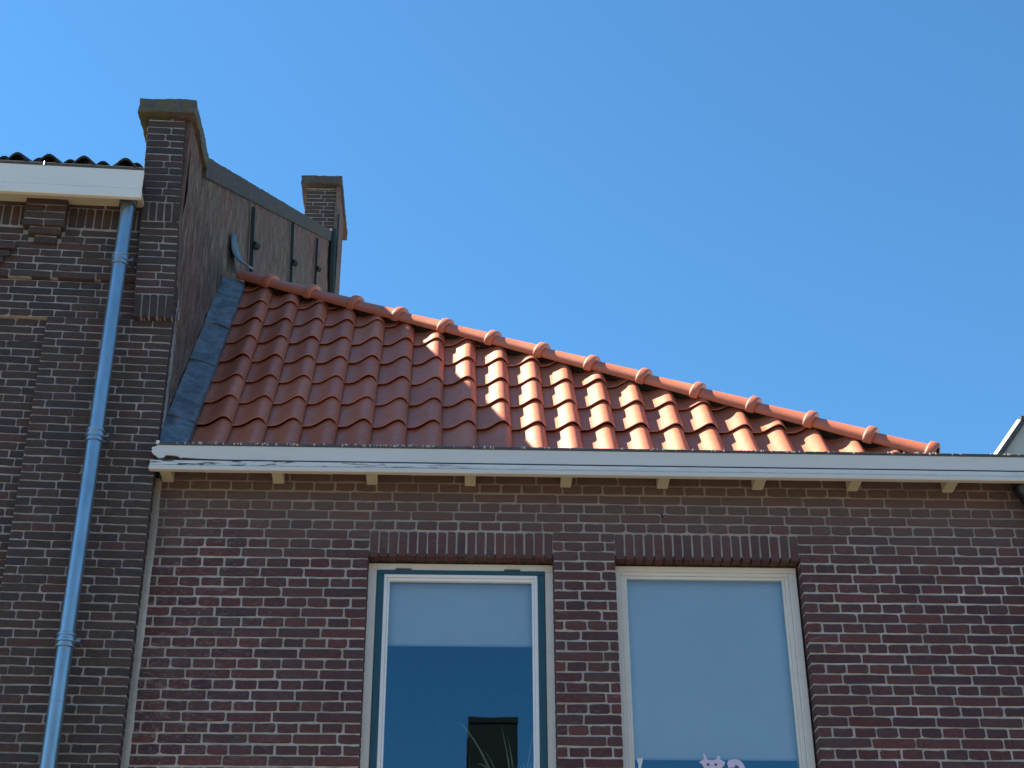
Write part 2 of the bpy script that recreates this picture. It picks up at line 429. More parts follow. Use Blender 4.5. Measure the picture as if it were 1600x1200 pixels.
def lay(bk, T, a, b, z0, z1, course, joint, LS, LH, kS, kH, holes=(), q=0.0, parity=0, phase=0.0, wob=.004):
    """cross bond: stretcher and header courses in turn, every other stretcher course moved half a brick"""
    n0 = int(math.floor((z0 - 0) / course)); r = parity
    k = 0; z = z0
    row = 0
    while z < z1 - course * .4:
        zz1 = min(z + course, z1)
        hz = [(h[0], h[1]) for h in holes if h[2] < z + course * .6 and h[3] > z + course * .4]
        head = ((row + parity) % 2 == 1)
        step = (LH if head else LS)
        offs = {0: 0.0, 2: step / 2}.get((row + parity) % 4, step * .25 if head else 0) + phase
        wz = rnd.uniform(-.0008, .0008)
        for s0, s1 in free_spans(a, b, hz):
            x = s0 + joint / 2
            e = s1 - joint / 2
            g = offs + step * math.ceil((s0 - offs + step * .28) / step)
            cuts = [s0]
            while g < s1 - step * .28: cuts.append(g + rnd.uniform(-wob, wob)); g += step
            cuts.append(s1)
            for i in range(len(cuts) - 1):
                x0 = cuts[i] + (joint / 2 if i > 0 else 0.0); x1 = cuts[i + 1] - (joint / 2 if i < len(cuts) - 2 else 0.0)
                key = kS if (x1 - x0) > .66 * LS else kH
                jz = rnd.uniform(-.0009, .0009)
                bk.add(key, T, x0, x1, z + joint / 2 + wz + jz, zz1 - joint / 2 + wz + jz * .5, q)
        z += course; row += 1

def slab(b, T, xs, zs, holes, y0, y1):
    """wall slab with rectangular holes, one closed skin"""
    def hole(i, j):
        if i < 0 or j < 0 or i >= len(xs) - 1 or j >= len(zs) - 1: return True
        cx = (xs[i] + xs[i + 1]) / 2; cz = (zs[j] + zs[j + 1]) / 2
        return any(h[0] < cx < h[1] and h[2] < cz < h[3] for h in holes)
    V = []; Fc = []
    def q4(p): 
        n = len(V); V.extend(p); Fc.append((n, n + 1, n + 2, n + 3))
    for i in range(len(xs) - 1):
        for j in range(len(zs) - 1):
            if hole(i, j): continue
            X0, X1, Z0, Z1 = xs[i], xs[i + 1], zs[j], zs[j + 1]
            q4([(X0, y0, Z0), (X1, y0, Z0), (X1, y0, Z1), (X0, y0, Z1)]); q4([(X0, y1, Z0), (X0, y1, Z1), (X1, y1, Z1), (X1, y1, Z0)])
            if hole(i - 1, j): q4([(X0, y0, Z0), (X0, y0, Z1), (X0, y1, Z1), (X0, y1, Z0)])
            if hole(i + 1, j): q4([(X1, y0, Z0), (X1, y1, Z0), (X1, y1, Z1), (X1, y0, Z1)])
            if hole(i, j - 1): q4([(X0, y0, Z0), (X0, y1, Z0), (X1, y1, Z0), (X1, y0, Z0)])
            if hole(i, j + 1): q4([(X0, y0, Z1), (X1, y0, Z1), (X1, y1, Z1), (X0, y1, Z1)])
    V = [T @ Vector(v) for v in V]
    b.add(V, Fc); return b
I4 = Matrix.Identity(4)

# ================================================================== MAIN HOUSE
house = thing('brick_house', (0, 0, 0), 'red brown brick house with orange pantile hip roof, white fascia and two tall windows', 'house')
W1 = (1.133, 2.098, 3.20, 4.770); W2 = (2.422, 3.398, 3.20, 4.770)
e_ = .004
holes = [(W1[0] - e_, W1[1] + e_, W1[2], W1[3] + .022), (W2[0] - e_, W2[1] + e_, W2[2], W2[3] + .022)]
LINTZ = 4.922
b = B(); slab(b, I4, [0.0, holes[0][0], holes[0][1], holes[1][0], holes[1][1], 6.3], [0, 3.20, W1[3] + .022, 5.262], holes, .0042, .28)
wall = b.done('wall', M['mortar'], house)
bk = Bricks()
CH = .0547
zb = LINTZ - CH * 34
holes_l = [(W1[0], W1[1], W1[2], LINTZ), (W2[0], W2[1], W2[2], LINTZ)]
lay(bk, I4, .012, 5.6, zb, LINTZ + CH * 6 + .001, CH, .0106, .2204, .1102, 'S', 'H', holes_l, 0.0, parity=1, phase=.03)
# rows 6 above lintel reach 5.25
nmain = bk.build(wall, M['brick'], 300)
# soldier course lintels
for (a, c, _, zt) in (W1, W2):
    n = 19 if a < 2 else 19
    L = c - a; lb = Bricks()
    for i in range(n):
        x0 = a + L * i / n; x1 = a + L * (i + 1) / n
        sh = rnd.uniform(-.004, .004)
        lb.add('V', Matrix.Translation((0, 0, 0)), x0 + .0050, x1 - .0050, zt + rnd.uniform(-.001, .003), LINTZ - .009 + rnd.uniform(-.002, .001), .001, 1.0, 'lintel_brick')
    lb.build(wall, M['brick'], 60)
# mortar fillet in the inner corner
b = B()
prev = None
fz = [3.0 + i * .12 for i in range(19)] + [5.20]
rings = []
for z_ in fz:
    wdt = .026 + .006 * noise.noise(Vector((0, 3, z_ * 3))); dd = .010 + .003 * noise.noise(Vector((5, 3, z_ * 5)))
    rings.append([Vector((-.012, -.004 - dd * .4, z_)), Vector((.004, -dd, z_)), Vector((wdt - .006, -dd * .8, z_)), Vector((wdt, .002, z_)), Vector((-.012, .004, z_))])
b.loft(rings); b.done('mortar_fillet', M['mortar'], house, True, 60)
# small rusty nails in the wall
b = B().tube([(2.69, .01, 5.012), (2.675, -.025, 5.02), (2.668, -.03, 5.028)], .0035, 6); b.done('nail', M['iron'], wall)

# ---- eaves
EV = -.17
ue0, ue1 = -.010, 6.3
b = B()
# main fascia board: rotten at its left end, ragged lower edge there
top_z = 5.316
pts = [(-.014, top_z - .012), (.004, top_z - .006), (.012, top_z), (ue1, top_z), (ue1, 5.236), (.52, 5.236), (.36, 5.2365), (.24, 5.2395), (.165, 5.2445), (.150, 5.246), (.138, 5.242), (.125, 5.252), (.100, 5.2575), (.058, 5.2595), (.052, 5.249), (.042, 5.241), (.022, 5.2405), (.010, 5.251), (.006, 5.257), (-.008, 5.264), (-.012, 5.272), (-.018, 5.279), (-.013, 5.290), (-.019, 5.297)]
pts = [(x + (rnd.uniform(-.0015, .0015) if x < .3 else 0), z_) for x, z_ in pts]
b.prism(pts, EV, EV + .012); b.done('fascia_board', M['fascia'], house)
b = B().box((.0, EV + .0125, 5.232), (ue1, EV + .0222, 5.31)); b.box((.0, EV + .023, 5.19), (ue1, EV + .05, 5.31), .002); b.done('backing_board', M['rotten'], house)
# moulding below, three members
b = B().box((-.018, EV - .006, 5.198), (ue1, EV + .022, 5.2275), .003); b.done('moulding', M['mould_worn'], house)
b = B().box((-.020, EV - .014, 5.170), (ue1, EV + .022, 5.1955), .004); b.done('moulding', M['fascia'], house)
b = B().box((0.0, EV - .003, 5.229), (ue1, EV + .02, 5.2345), .001); b.done('moulding', M['rotten'], house)
# soffit and corbels
b = B().box((.0, EV + .0225, 5.205), (ue1, .004, 5.262), .0); b.v = [Vector((v.x, v.y, 5.242 if v.z < 5.21 else v.z)) for v in b.v]; b.done('soffit', M['cream'], house)
for uc in (.055, .640, 1.136, 1.658, 2.170, 2.690, 3.205, 3.720, 4.240, 4.76, 5.28):
    b = B()
    x0, x1 = uc - .029, uc + .029
    b.prism([(EV + .024, 5.2415), (EV + .024, 5.190), (-.060, 5.186), (-.004, 5.181), (-.004, 5.2415)], x0, x1, T=Matrix(((0, 1, 0, 0), (1, 0, 0, 0), (0, 0, 1, 0), (0, 0, 0, 1))))
    b.done('corbel', M['cream'], house)
# gutter edge: dark zinc strip with lichen specks, gutter bottom behind
b = B().box((.016, EV - .006, 5.3165), (ue1, EV + .012, 5.332), .002); b.box((.016, EV + .0121, 5.318), (ue1, .19, 5.322)); b.done('gutter_lining', M['zinc_dark'], house)
b = B()
for i in range(150):
    uu = rnd.choice((rnd.uniform(.15, 1.5), rnd.uniform(.1, 4.6), rnd.uniform(.9, 4.6))); s_ = rnd.uniform(.002, .0055)
    b.box((uu, EV - .0085, 5.323 + rnd.uniform(-.004, .007)), (uu + s_ * rnd.uniform(1, 2.5), EV - .004, 5.330 + rnd.uniform(-.001, .006)), .0008)
o = b.done('lichen', M['lichen'], house); o['kind'] = 'stuff'
b = B().box((.002, EV - .010, 5.322), (.020, EV + .010, 5.340), .002); b.done('gutter_clip', M['bead'], house)

# ---- roof
AL = radians(54.7); V0, Z0 = .206, 5.62
U0_, TW, EX = .166, .1948, .2875
slope = Vector((0, cos(AL), sin(AL))); nrm = Vector((0, -sin(AL), cos(AL)))
RP = lambda u_, s_, h=0.0: Vector((u_, V0, Z0)) + slope * s_ + nrm * h
hipA = Vector((.044, 1.58, 7.552)); hipB = Vector((4.28, .138, 5.515)); hipd = (hipB - hipA).normalized()
# hip line in the roof plane, as (u, s)
def to_us(P): d = P - Vector((0, V0, Z0)); return d.x, d.dot(slope)
# line of the visible lower rim of the hip tiles, and the axis behind it
def rim_at(u_): return Vector((u_, 1.375 - .34978 * u_, 7.4183 - .49409 * u_))
hipd = (rim_at(1) - rim_at(0)).normalized()
n2 = Vector((.443, 0, .8965)).normalized()
hup = (nrm + n2 * .5).normalized(); hup = (hup - hipd * hup.dot(hipd)).normalized(); hsd = hipd.cross(hup)
if hsd.y > 0: hsd = -hsd
def axis_at(u_): return rim_at(u_) - hsd * .065
hipA, hipB = axis_at(.0), axis_at(4.2)
hipA -= nrm * ((hipA - Vector((0, V0, Z0))).dot(nrm)); hipB -= nrm * ((hipB - Vector((0, V0, Z0))).dot(nrm))
(hu0, hs0), (hu1, hs1) = to_us(hipA), to_us(hipB)
def hip_s(u_): return hs0 + (u_ - hu0) * (hs1 - hs0) / (hu1 - hu0)
# underlay of both roof faces
sE = -.345
uE = hu0 + (sE - hs0) * (hu1 - hu0) / (hs1 - hs0)
roof_top = RP(-.02, hip_s(-.02), -.03); low_l = RP(-.02, sE, -.03); low_r = RP(uE, sE, -.03)
backv = 9.0
V = [low_l, low_r, roof_top, Vector((low_r.x, backv, low_r.z)), Vector((roof_top.x, backv, roof_top.z))]
roof = put('roof', V, [(0, 1, 2), (2, 1, 3, 4)], M['zinc_dark'], house)
b = B().box((-.015, .12, 5.0), (6.3, 9.0, 5.20)); b.done('flat_roof', M['zinc_dark'], house)
b = B().box((6.02, .281, 0), (6.3, 9.0, 4.99)); b.done('side_wall', M['facing'], house)
PROF = [(-.205, -.006), (-.13, -.003), (-.03, -.003), (.06, -.001), (.15, .005), (.24, .0145), (.33, .0265), (.42, .0385), (.50, .0475), (.57, .0520), (.635, .0520), (.695, .0470), (.75, .0370), (.80, .0245), (.845, .011)]
def tile_geo(i=0):
    """pantile, local x across, y up the slope from its lower edge, z off the roof"""
    r = random.Random(i); TH = .0036; Ln = EX + .065; lift = .0235
    V, F = [], []
    n = len(PROF)
    amp = 1 + r.uniform(-.03, .03)
    for (y, l) in ((0.0, lift), (.004, lift + .0012), (Ln, 0.0)):
        V += [(x * TW, y, h * amp + l - (.0035 if y == 0 else 0)) for x, h in PROF]
    V += [(x * TW, 0.004, h * amp + lift - TH) for x, h in PROF]         # front lower lip
    V += [(x * TW, Ln, h * amp - TH) for x, h in PROF]
    for a_, b_ in ((0, 1), (1, 2)):
        for k_ in range(n - 1): F.append((a_ * n + k_, a_ * n + k_ + 1, b_ * n + k_ + 1, b_ * n + k_))
    for k_ in range(n - 1): F.append((3 * n + k_, 3 * n + k_ + 1, k_ + 1, k_))
    F.append((n - 1, 4 * n - 1, 5 * n - 1, 3 * n - 1)); 
    return V, F
TILES = []
for i in range(5):
    v_, f_ = tile_geo(i); TILES.append(mesh('roof_tile', v_, f_, M['tile'], True, 35))
Rm = Matrix(((1, 0, 0, 0), (0, slope.y, nrm.y, 0), (0, slope.z, nrm.z, 0), (0, 0, 0, 1)))
ntile = 0
for row in range(-2, 9):
    for col_ in range(0, 24):
        uc = U0_ + col_ * TW
        s0 = row * EX - (.035 if row == -1 else 0)
        lo_u = uc - .2 * TW
        if s0 > hip_s(lo_u) - .02 or (row == -2 and uc > 4.0): continue
        mj = Matrix.Translation(Vector((uc + rnd.uniform(-.0025, .0025), V0, Z0)) + slope * (s0 + rnd.uniform(-.0045, .0045)) + nrm * rnd.uniform(-.001, .002)) @ Rm @ Matrix.Rotation(rnd.uniform(-.009, .009), 4, 'Z') @ Matrix.Rotation(rnd.uniform(-.009, .009), 4, 'Y')
        me = TILES[rnd.randrange(5)]
        cut_hip = row > -2 and s0 + EX + .07 > hip_s(uc + .85 * TW) - .02
        cut_left = row == -2
        if cut_hip or cut_left:
            bm = bmesh.new(); bm.from_mesh(me); bmesh.ops.transform(bm, matrix=mj, verts=bm.verts)
            if cut_hip:
                nn = hipd.cross(nrm); nn.normalize()
                if nn.z < 0: nn = -nn
                bmesh.ops.bisect_plane(bm, geom=bm.verts[:] + bm.edges[:] + bm.faces[:], plane_co=hipA - nn * .012, plane_no=nn, clear_outer=True)
            if cut_left:
                bmesh.ops.bisect_plane(bm, geom=bm.verts[:] + bm.edges[:] + bm.faces[:], plane_co=(0, 0, 5.285), plane_no=(0, 0, -1), clear_outer=True)
            if not bm.faces: bm.free(); continue
            bmesh.ops.transform(bm, matrix=mj.inverted(), verts=bm.verts)
            m2 = bpy.data.meshes.new('roof_tile'); bm.to_mesh(m2); bm.free(); m2.materials.clear(); m2.materials.append(M['tile']); me = m2
            me.set_sharp_from_angle(angle=radians(35))
        o = bpy.data.objects.new('roof_tile', me); COL.objects.link(o); o.parent = roof; o.matrix_local = mj; ntile += 1
# hip tiles
HP = .3477
def hip_geo(start=-.055):
    st = [(-.055, .056, .040), (.10, .062, .045), (.285, .068, .050), (.294, .069, .052), (.2965, .073, .063), (.301, .0755, .0695), (.309, .0765, .0725), (.328, .0765, .0725), (.341, .0755, .0705), (.346, .074, .068), (.347, .072, .065), (.3465, .058, .043)]
    st[0] = (start, st[0][1], st[0][2])
    N = 14; rings = []
    for (t, a_, b_) in st:
        rings.append([hipd * t + hup * (sin(pi * (j / N * 1.16 - .08)) * b_) + hsd * (cos(pi * (j / N * 1.16 - .08)) * a_) for j in range(N + 1)])
    V = [p for r in rings for p in r]; n = N + 1; F = []
    for i in range(len(rings) - 1):
        for j in range(N): F.append((i * n + j, i * n + j + 1, (i + 1) * n + j + 1, (i + 1) * n + j))
    return V, F
hv, hf = hip_geo(); hipmesh = mesh('hip_tile', hv, hf, M['tile'], True, 50); bm_fix(hipmesh)
hv, hf = hip_geo(.062); hipfirst = mesh('hip_tile', hv, hf, M['tile'], True, 50); bm_fix(hipfirst)
for k_ in range(14):
    P = axis_at(.2796 + .2974 * k_) - hipd * .319
    o = bpy.data.objects.new('hip_tile', hipmesh if k_ else hipfirst); COL.objects.link(o); o.parent = roof
    o.matrix_local = Matrix.Translation(P + hup * rnd.uniform(-.002, .002)) @ Matrix.Rotation(rnd.uniform(-.006, .006), 4, 'Z')
b = B(); b.loft([[axis_at(u_) - nrm * .11 + hsd * .02, axis_at(u_) + hup * .03 + hsd * .03, axis_at(u_) + hup * .03 - hsd * .03, axis_at(u_) - nrm * .11 - hsd * .05] for u_ in (0.10, 4.14)]); b.done('hip_bedding', M['rotten'], roof)

# ---- lead flashing between the roof and the old gable
fl = B()
seams = [-.30, .03, .79, 1.36, 2.11]
def flash_sheet(s0, s1, k_):
    N = 14; Mx = 6; V = []; F = []
    for i in range(N + 1):
        s_ = s0 + (s1 - s0) * i / N
        for j in range(Mx + 1):
            t = j / Mx
            u_ = -.018 + .150 * t + (.006 * noise.noise(Vector((k_ * 9, s_ * 5, 1))) if j == Mx else 0)
            h = .078 - .030 * t + .018 * (t - .5) ** 2 + .009 * noise.noise(Vector((s_ * 6, t * 2.5, k_ * 7))) + .010 * (1 - i / N)
            if j == Mx: h -= .004
            V.append(RP(u_, s_ - .03 * t + .02 * sin(t * 3), h))
    for i in range(N):
        for j in range(Mx):
            a = i * (Mx + 1) + j; F.append((a, a + 1, a + Mx + 2, a + Mx + 1))
    # front lip and outer lip
    n = len(V)
    for j in range(Mx + 1): V.append(V[j] - nrm * .016)
    for j in range(Mx): F.append((n + j, n + j + 1, j + 1, j))
    n2_ = len(V); idx = [i * (Mx + 1) + Mx for i in range(N + 1)]
    for q_ in idx: V.append(V[q_] - nrm * .045)
    for i in range(N): F.append((idx[i], n2_ + i, n2_ + i + 1, idx[i + 1]))
    return V, F
flashing = None
for k_ in range(4):
    v_, f_ = flash_sheet(seams[k_] - .05, seams[k_ + 1] + (.04 if k_ < 3 else 0.0), k_)
    o = put('lead_sheet', v_, f_, M['lead'], house, True, 45)
    o.data.update()
# curled lead end sticking up at the head of the hip
V, F = [], []
path = [(-.006, 7.70), (-.002, 7.63), (.010, 7.575), (.034, 7.53), (.07, 7.50), (.125, 7.483)]
path = [(-.012, .215), (-.010, .160), (-.002, .105), (.014, .058), (.040, .020), (.072, -.004), (.098, -.014)]
for i, (du, dz) in enumerate(path):
    wd = .05 + .16 * min(1, i / 3)
    for y in (0, 1):
        V.append((du * 1.1 + .004 + y * .012, 1.44 + y * wd * 1.2, 7.560 + dz * 1.15 + y * wd * .62))
for i in range(len(path) - 1): F.append((2 * i, 2 * i + 1, 2 * i + 3, 2 * i + 2))
o = put('lead_curl', V, F, M['lead'], house, True)
sm = o.modifiers.new('thick', 'SOLIDIFY'); sm.thickness = .012
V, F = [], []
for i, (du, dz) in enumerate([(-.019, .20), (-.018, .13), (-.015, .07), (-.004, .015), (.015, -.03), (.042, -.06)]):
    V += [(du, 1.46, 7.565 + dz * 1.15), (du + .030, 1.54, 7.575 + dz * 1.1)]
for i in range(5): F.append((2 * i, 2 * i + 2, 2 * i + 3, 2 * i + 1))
o = put('curl_shadow_strip', V, F, M['zinc_dark'], house, True)  # dark strip painting in the shadow slit beside the lead curl
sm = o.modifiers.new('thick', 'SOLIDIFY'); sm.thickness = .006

# ---- windows
def ring_frame(b, x0, x1, z0, z1, wl, wr, wt, wb, y0, y1, bev=.003):
    b.box((x0, y0, z0), (x0 + wl, y1, z1 - wt - .0004), bev); b.box((x1 - wr, y0, z0), (x1, y1, z1 - wt - .0004), bev)
    b.box((x0, y0, z1 - wt), (x1, y1, z1), bev); b.box((x0 + wl + .0004, y0, z0), (x1 - wr - .0004, y1, z0 + wb), bev)
def window(x0, x1, teal):
    wn = bpy.data.objects.new('window', None); COL.objects.link(wn); wn.parent = house
    tagit(wn, 'tall window with a teal sash and half drawn blind' if teal else 'tall white framed window with a fully drawn blind')
    zt = 4.764; zb_ = 3.22
    b = B()
    if teal:
        ring_frame(b, x0 - .002, x1 + .002, zb_, zt, .046, .044, .038, .06, .073, .17); b.done('frame', M['frame'], wn)
        b = B(); ring_frame(b, x0 + .045, x1 - .0435, zb_ + .061, 4.7255, .036, .036, .0225, .05, .068, .12); b.done('sash', M['teal'], wn)
        b = B(); ring_frame(b, x0 + .0815, x1 - .080, zb_ + .1115, 4.7025, .018, .018, .017, .02, .071, .10)
        ring_frame(b, x0 + .0998, x1 - .0983, zb_ + .132, 4.685, .012, .012, .016, .012, .080, .11, .002); b.done('glazing_bead', M['bead'], wn)
        g = (x0 + .108, x1 - .106, zb_ + .14, 4.674)
        for uu in (1.315, 1.885):
            b = B().box((uu - .042, .0655, 4.7215), (uu + .042, .0735, 4.7335), .002)
            b.tube([(uu - .04, .066, 4.7275), (uu + .04, .066, 4.7275)], .0045, 8); b.done('hinge', M['zinc_dark'], wn)
    else:
        ring_frame(b, x0 - .002, x1 - .010, zb_, zt, .034, .040, .030, .05, .073, .17); b.done('frame', M['frame'], wn)
        b = B(); ring_frame(b, x0 + .0328, x1 - .0508, zb_ + .051, 4.7335, .020, .022, .020, .02, .079, .15)
        ring_frame(b, x0 + .0532, x1 - .0732, zb_ + .0715, 4.7128, .013, .014, .016, .012, .086, .14, .002); b.done('glazing_bead', M['frame'], wn)
        g = (x0 + .065, x1 - .086, zb_ + .08, 4.698)
    b = B().box((g[0], .1005, g[2]), (g[1], .1045, g[3])); b.done('glass_pane', M['glass'], wn)
    b = B().box((x0 - .01, -.03, 3.160), (x1 + .01, .10, 3.205), .006); b.done('sill', M['kerb'], wn)
    return g
g1 = window(W1[0], W1[1], True); g2 = window(W2[0], W2[1], False)
# dark rooms behind the panes
b = B()
for (X0, X1) in ((.55, 2.25), (2.27, 3.95)):
    slabs = [((X0, .285, 2.9), (X1, 2.6, 2.96)), ((X0, .285, 4.90), (X1, 2.6, 4.96)), ((X0, .285, 2.961), (X0 + .05, 2.6, 4.899)), ((X1 - .05, .285, 2.961), (X1, 2.6, 4.899)), ((X0 + .051, 2.55, 2.961), (X1 - .051, 2.6, 4.899))]
    for s0, s1 in slabs: b.box(s0, s1)
b.done('room', M['room'], house)

def blind(g, zbot, label):
    t = thing('roller_blind', (g[0], .15, zbot), label, 'roller blind')
    b = B(); N = 10; V = []; F = []
    for i in range(N + 1):
        x = g[0] - .006 + (g[1] - g[0] + .012) * i / N
        for z_ in (zbot + .012, 4.74): V.append((x, .150 + .0015 * sin(i * 1.3), z_))
    for i in range(N): F.append((2 * i, 2 * i + 2, 2 * i + 3, 2 * i + 1))
    put('cloth', V, F, M['blind'], t, True)
    B().box((g[0] - .006, .146, zbot), (g[1] + .006, .154, zbot + .0118), .002).done('hem_bar', M['hem'], t)
    B().tube([(g[0] - .01, .170, 4.735), (g[1] + .01, .170, 4.735)], .016, 10).done('roller', M['hem'], t)
blind(g1, 4.336, 'pale roller blind a quarter drawn inside the teal sashed window')
blind(g2, 3.752, 'pale roller blind drawn down almost fully inside the white framed right window')

# ---- plant behind the left window
pl = thing('house_plant', (1.93, .33, 3.0), 'spiky house plant with long arching leaves inside the teal sashed window', 'plant')
B().loft([[Vector((1.93 + r * cos(a), .33 + r * sin(a), z_)) for a in [2 * pi * j / 14 for j in range(14)]] for r, z_ in ((.06, 2.97), (.085, 3.10), (.092, 3.12), (.085, 3.12))]).done('pot', M['pot'], pl, True)
def blade(p0, p1, p2, w0, mat=M['leaf'], name='leaf'):
    V, F = [], []; N = 10
    p0, p1, p2 = Vector(p0), Vector(p1), Vector(p2)
    for i in range(N + 1):
        t = i / N; P = p0 * (1 - t) ** 2 + p1 * 2 * t * (1 - t) + p2 * t * t
        d = ((p1 - p0) * (1 - t) + (p2 - p1) * t).normalized(); s_ = Vector((d.z, 0, -d.x)); s_.normalize()
        wd = 1.7 * w0 * (1 - t) ** .7 * (.4 + .6 * min(1, t * 6)); V += [P - s_ * wd, P + Vector((0, .003, 0)), P + s_ * wd]
    for i in range(N): F += [(3 * i, 3 * i + 1, 3 * i + 4, 3 * i + 3), (3 * i + 1, 3 * i + 2, 3 * i + 5, 3 * i + 4)]
    put(name, V, F, mat, pl, True)
PB = (1.925, .30, 3.10)
blade(PB, (1.84, .27, 3.78), (1.60, .22, 3.98), .0060)
blade(PB, (1.93, .27, 3.75), (2.035, .22, 4.05), .0050)
blade(PB, (1.90, .28, 3.72), (1.83, .26, 3.96), .0050)
blade(PB, (1.92, .29, 3.70), (1.86, .27, 3.92), .0050)
blade(PB, (1.83, .27, 3.80), (1.705, .24, 3.75), .0060)
blade(PB, (1.87, .29, 3.70), (1.74, .28, 3.84), .0040)
blade(PB, (1.98, .29, 3.60), (1.99, .28, 3.85), .0050)
for k_ in range(13):
    a = -0.55 + k_ * .1; blade((2.00, .24, 3.50), (2.0 + .05 * a, .235, 3.66), (2.0 + .17 * a, .23, 3.775 - .06 * abs(a)), .0055, M['palegrass'], 'plume')

# ---- stickers on the right window
def decal(name, pts, mat, parent=None, y=.0985):
    b = B().prism(pts, y - .0008, y + .0008); return b.done(name, mat, parent)
st = thing('window_sticker', (2.87, .098, 3.70), 'pale lilac horned animal head sticker at the foot of the right window pane', 'sticker')
cx, cz = 2.875, 3.708
head = [(-.066, .020), (-.052, .012), (-.040, -.012), (-.040, -.05), (.040, -.05), (.044, -.010), (.060, .004), (.066, .022), (.044, .032), (.040, .050), (.032, .058), (.022, .034), (.0, .030), (-.022, .034), (-.032, .060), (-.042, .066), (-.040, .034)]
decal('face', [(cx + x, cz + z_) for x, z_ in head], M['sticker'], st)
for dx in (-.020, .018): decal('eye', [(cx + dx + .006 * cos(a), cz + .008 + .007 * sin(a)) for a in [2 * pi * j / 10 for j in range(10)]], M['sticker_dark'], st, .0968)
s2 = thing('window_sticker', (3.0, .098, 3.70), 'pale lilac curled tail sticker beside the horned head on the right window pane', 'sticker')
arc = [(2.990 + .050 * cos(a), 3.690 + .055 * sin(a)) for a in [pi * (.78 - .85 * j / 10) for j in range(11)]] + [(2.990 + .022 * cos(a), 3.690 + .026 * sin(a)) for a in [pi * (.78 - .85 * j / 10) for j in range(10, -1, -1)]]
decal('tail', arc, M['sticker'], s2)
decal('tuft', [(2.954, 3.700), (2.985, 3.702), (2.992, 3.716), (2.985, 3.738), (2.958, 3.738), (2.950, 3.722)], M['sticker'], s2, .0965)
s3 = thing('window_sticker', (2.52, .098, 3.70), 'small pale figure sticker at the lower left edge of the right window pane', 'sticker')
decal('figure', [(2.502, 3.66), (2.524, 3.66), (2.520, 3.70), (2.530, 3.735), (2.528, 3.752), (2.518, 3.744), (2.505, 3.750), (2.500, 3.738), (2.508, 3.715), (2.505, 3.69)], M['bead'], s3)

# ================================================================== OLD HOUSE ON THE LEFT
old = thing('old_house', (-.6, -.12, 0), 'old dark brick house with a rough cement gable wall, chimney piers and ivory eaves', 'house')
DL = radians(4.6); TC = tan(radians(1.2))
ML = Matrix.Translation((0, -.12, 0)) @ Matrix.Rotation(DL, 4, 'Z')
SH = Matrix(((1, 0, 0, 0), (0, 1, 0, 0), (TC, 0, 1, 0), (0, 0, 0, 1)))   # the courses have sunk a little to the left
MLS = ML @ SH
def LP(a, q, z_): return MLS @ Vector((a, -q, z_))
OC = .0476; OJ = .0088; OLS = .2360; OLH = .1180
b = B()
ZR = 6.115
# pilaster strip right, recessed field left, band above, upper wall a little proud
slab(b, MLS, [-.677, -.004], [0, ZR], [], .0042, .30)
slab(b, MLS, [-3.2, -.6775], [0, ZR], [], .0442, .30)
slab(b, MLS, [-3.2, -.004], [ZR + .0005, 6.355], [], .0162, .30)
slab(b, MLS, [-3.2, -.150], [6.362, 6.93], [], -.0078, .30)
owall = b.done('wall', M['old_mortar'], old)
ob = Bricks()
zf = ZR - OC * 62
lay(ob, MLS, -.677, .0, zf, ZR, OC, OJ, OLS, OLH, 'os', 'oh', (), 0.0, parity=0, phase=-.02)
lay(ob, MLS, -3.0, -.679, zf, ZR, OC, OJ, OLS, OLH, 'os', 'oh', (), -.040, parity=0, phase=-.05)
lay(ob, MLS, -3.0, -.0, ZR, 6.355, OC, OJ, OLS, OLH, 'os', 'oh', (), -.012, parity=1, phase=.03)
lay(ob, MLS, -3.0, -.205, 6.357, 6.70, OC, OJ, OLS, OLH, 'os', 'oh', [(-.888, -.652, 6.665, 6.99), (-.852, -.668, 6.617, 6.667), (-.817, -.688, 6.580, 6.619)], .012, parity=0, phase=.02)
lay(ob, MLS, -3.0, -.205, 6.838, 6.93, OC, OJ, OLS, OLH, 'os', 'oh', [(-.885, -.655, 6.5, 6.99)], .028, parity=0, phase=.02)
for (a0, a1) in ((-1.30, -.890), (-.650, -.205)):
    n = int(round((a1 - a0) / .0475))
    for i in range(n): ob.add('ov', MLS, a0 + i * .0475 + .0045, a0 + (i + 1) * .0475 - .0045, 6.704, 6.832, .014, 1.5)
# stepped console under the eaves
def course(a0, a1, z_, q, two, key='oh'):
    z1_ = z_ + OC
    if two:
        m = (a0 + a1) / 2; ob.add('oh', MLS, a0, m - OJ / 2, z_ + OJ / 2, z1_ - OJ / 2, q); ob.add('oh', MLS, m + OJ / 2, a1, z_ + OJ / 2, z1_ - OJ / 2, q)
    else: ob.add('os', MLS, a0, a1, z_ + OJ / 2, z1_ - OJ / 2, q)
cb = B()
for i in range(5):
    course(-.886, -.656, 6.668 + i * OC, .070, i % 2 == 0)
slab(cb, MLS, [-.880, -.662], [6.676, 6.93], [], -.066, -.02)
course(-.850, -.672, 6.620, .052, False); slab(cb, MLS, [-.845, -.677], [6.629, 6.675], [], -.048, -.02)
course(-.815, -.690, 6.572, .034, False); slab(cb, MLS, [-.81, -.695], [6.581, 6.628], [], -.030, -.02)
for (a0, a1, zz) in ((-1.12, -.905, 6.52), (-1.17, -.93, 6.472), (-1.2, -.96, 6.425), (-1.25, -.99, 6.377)):
    course(a0, a1, zz, .036, True)
cb.done('console', M['old_mortar'], owall)
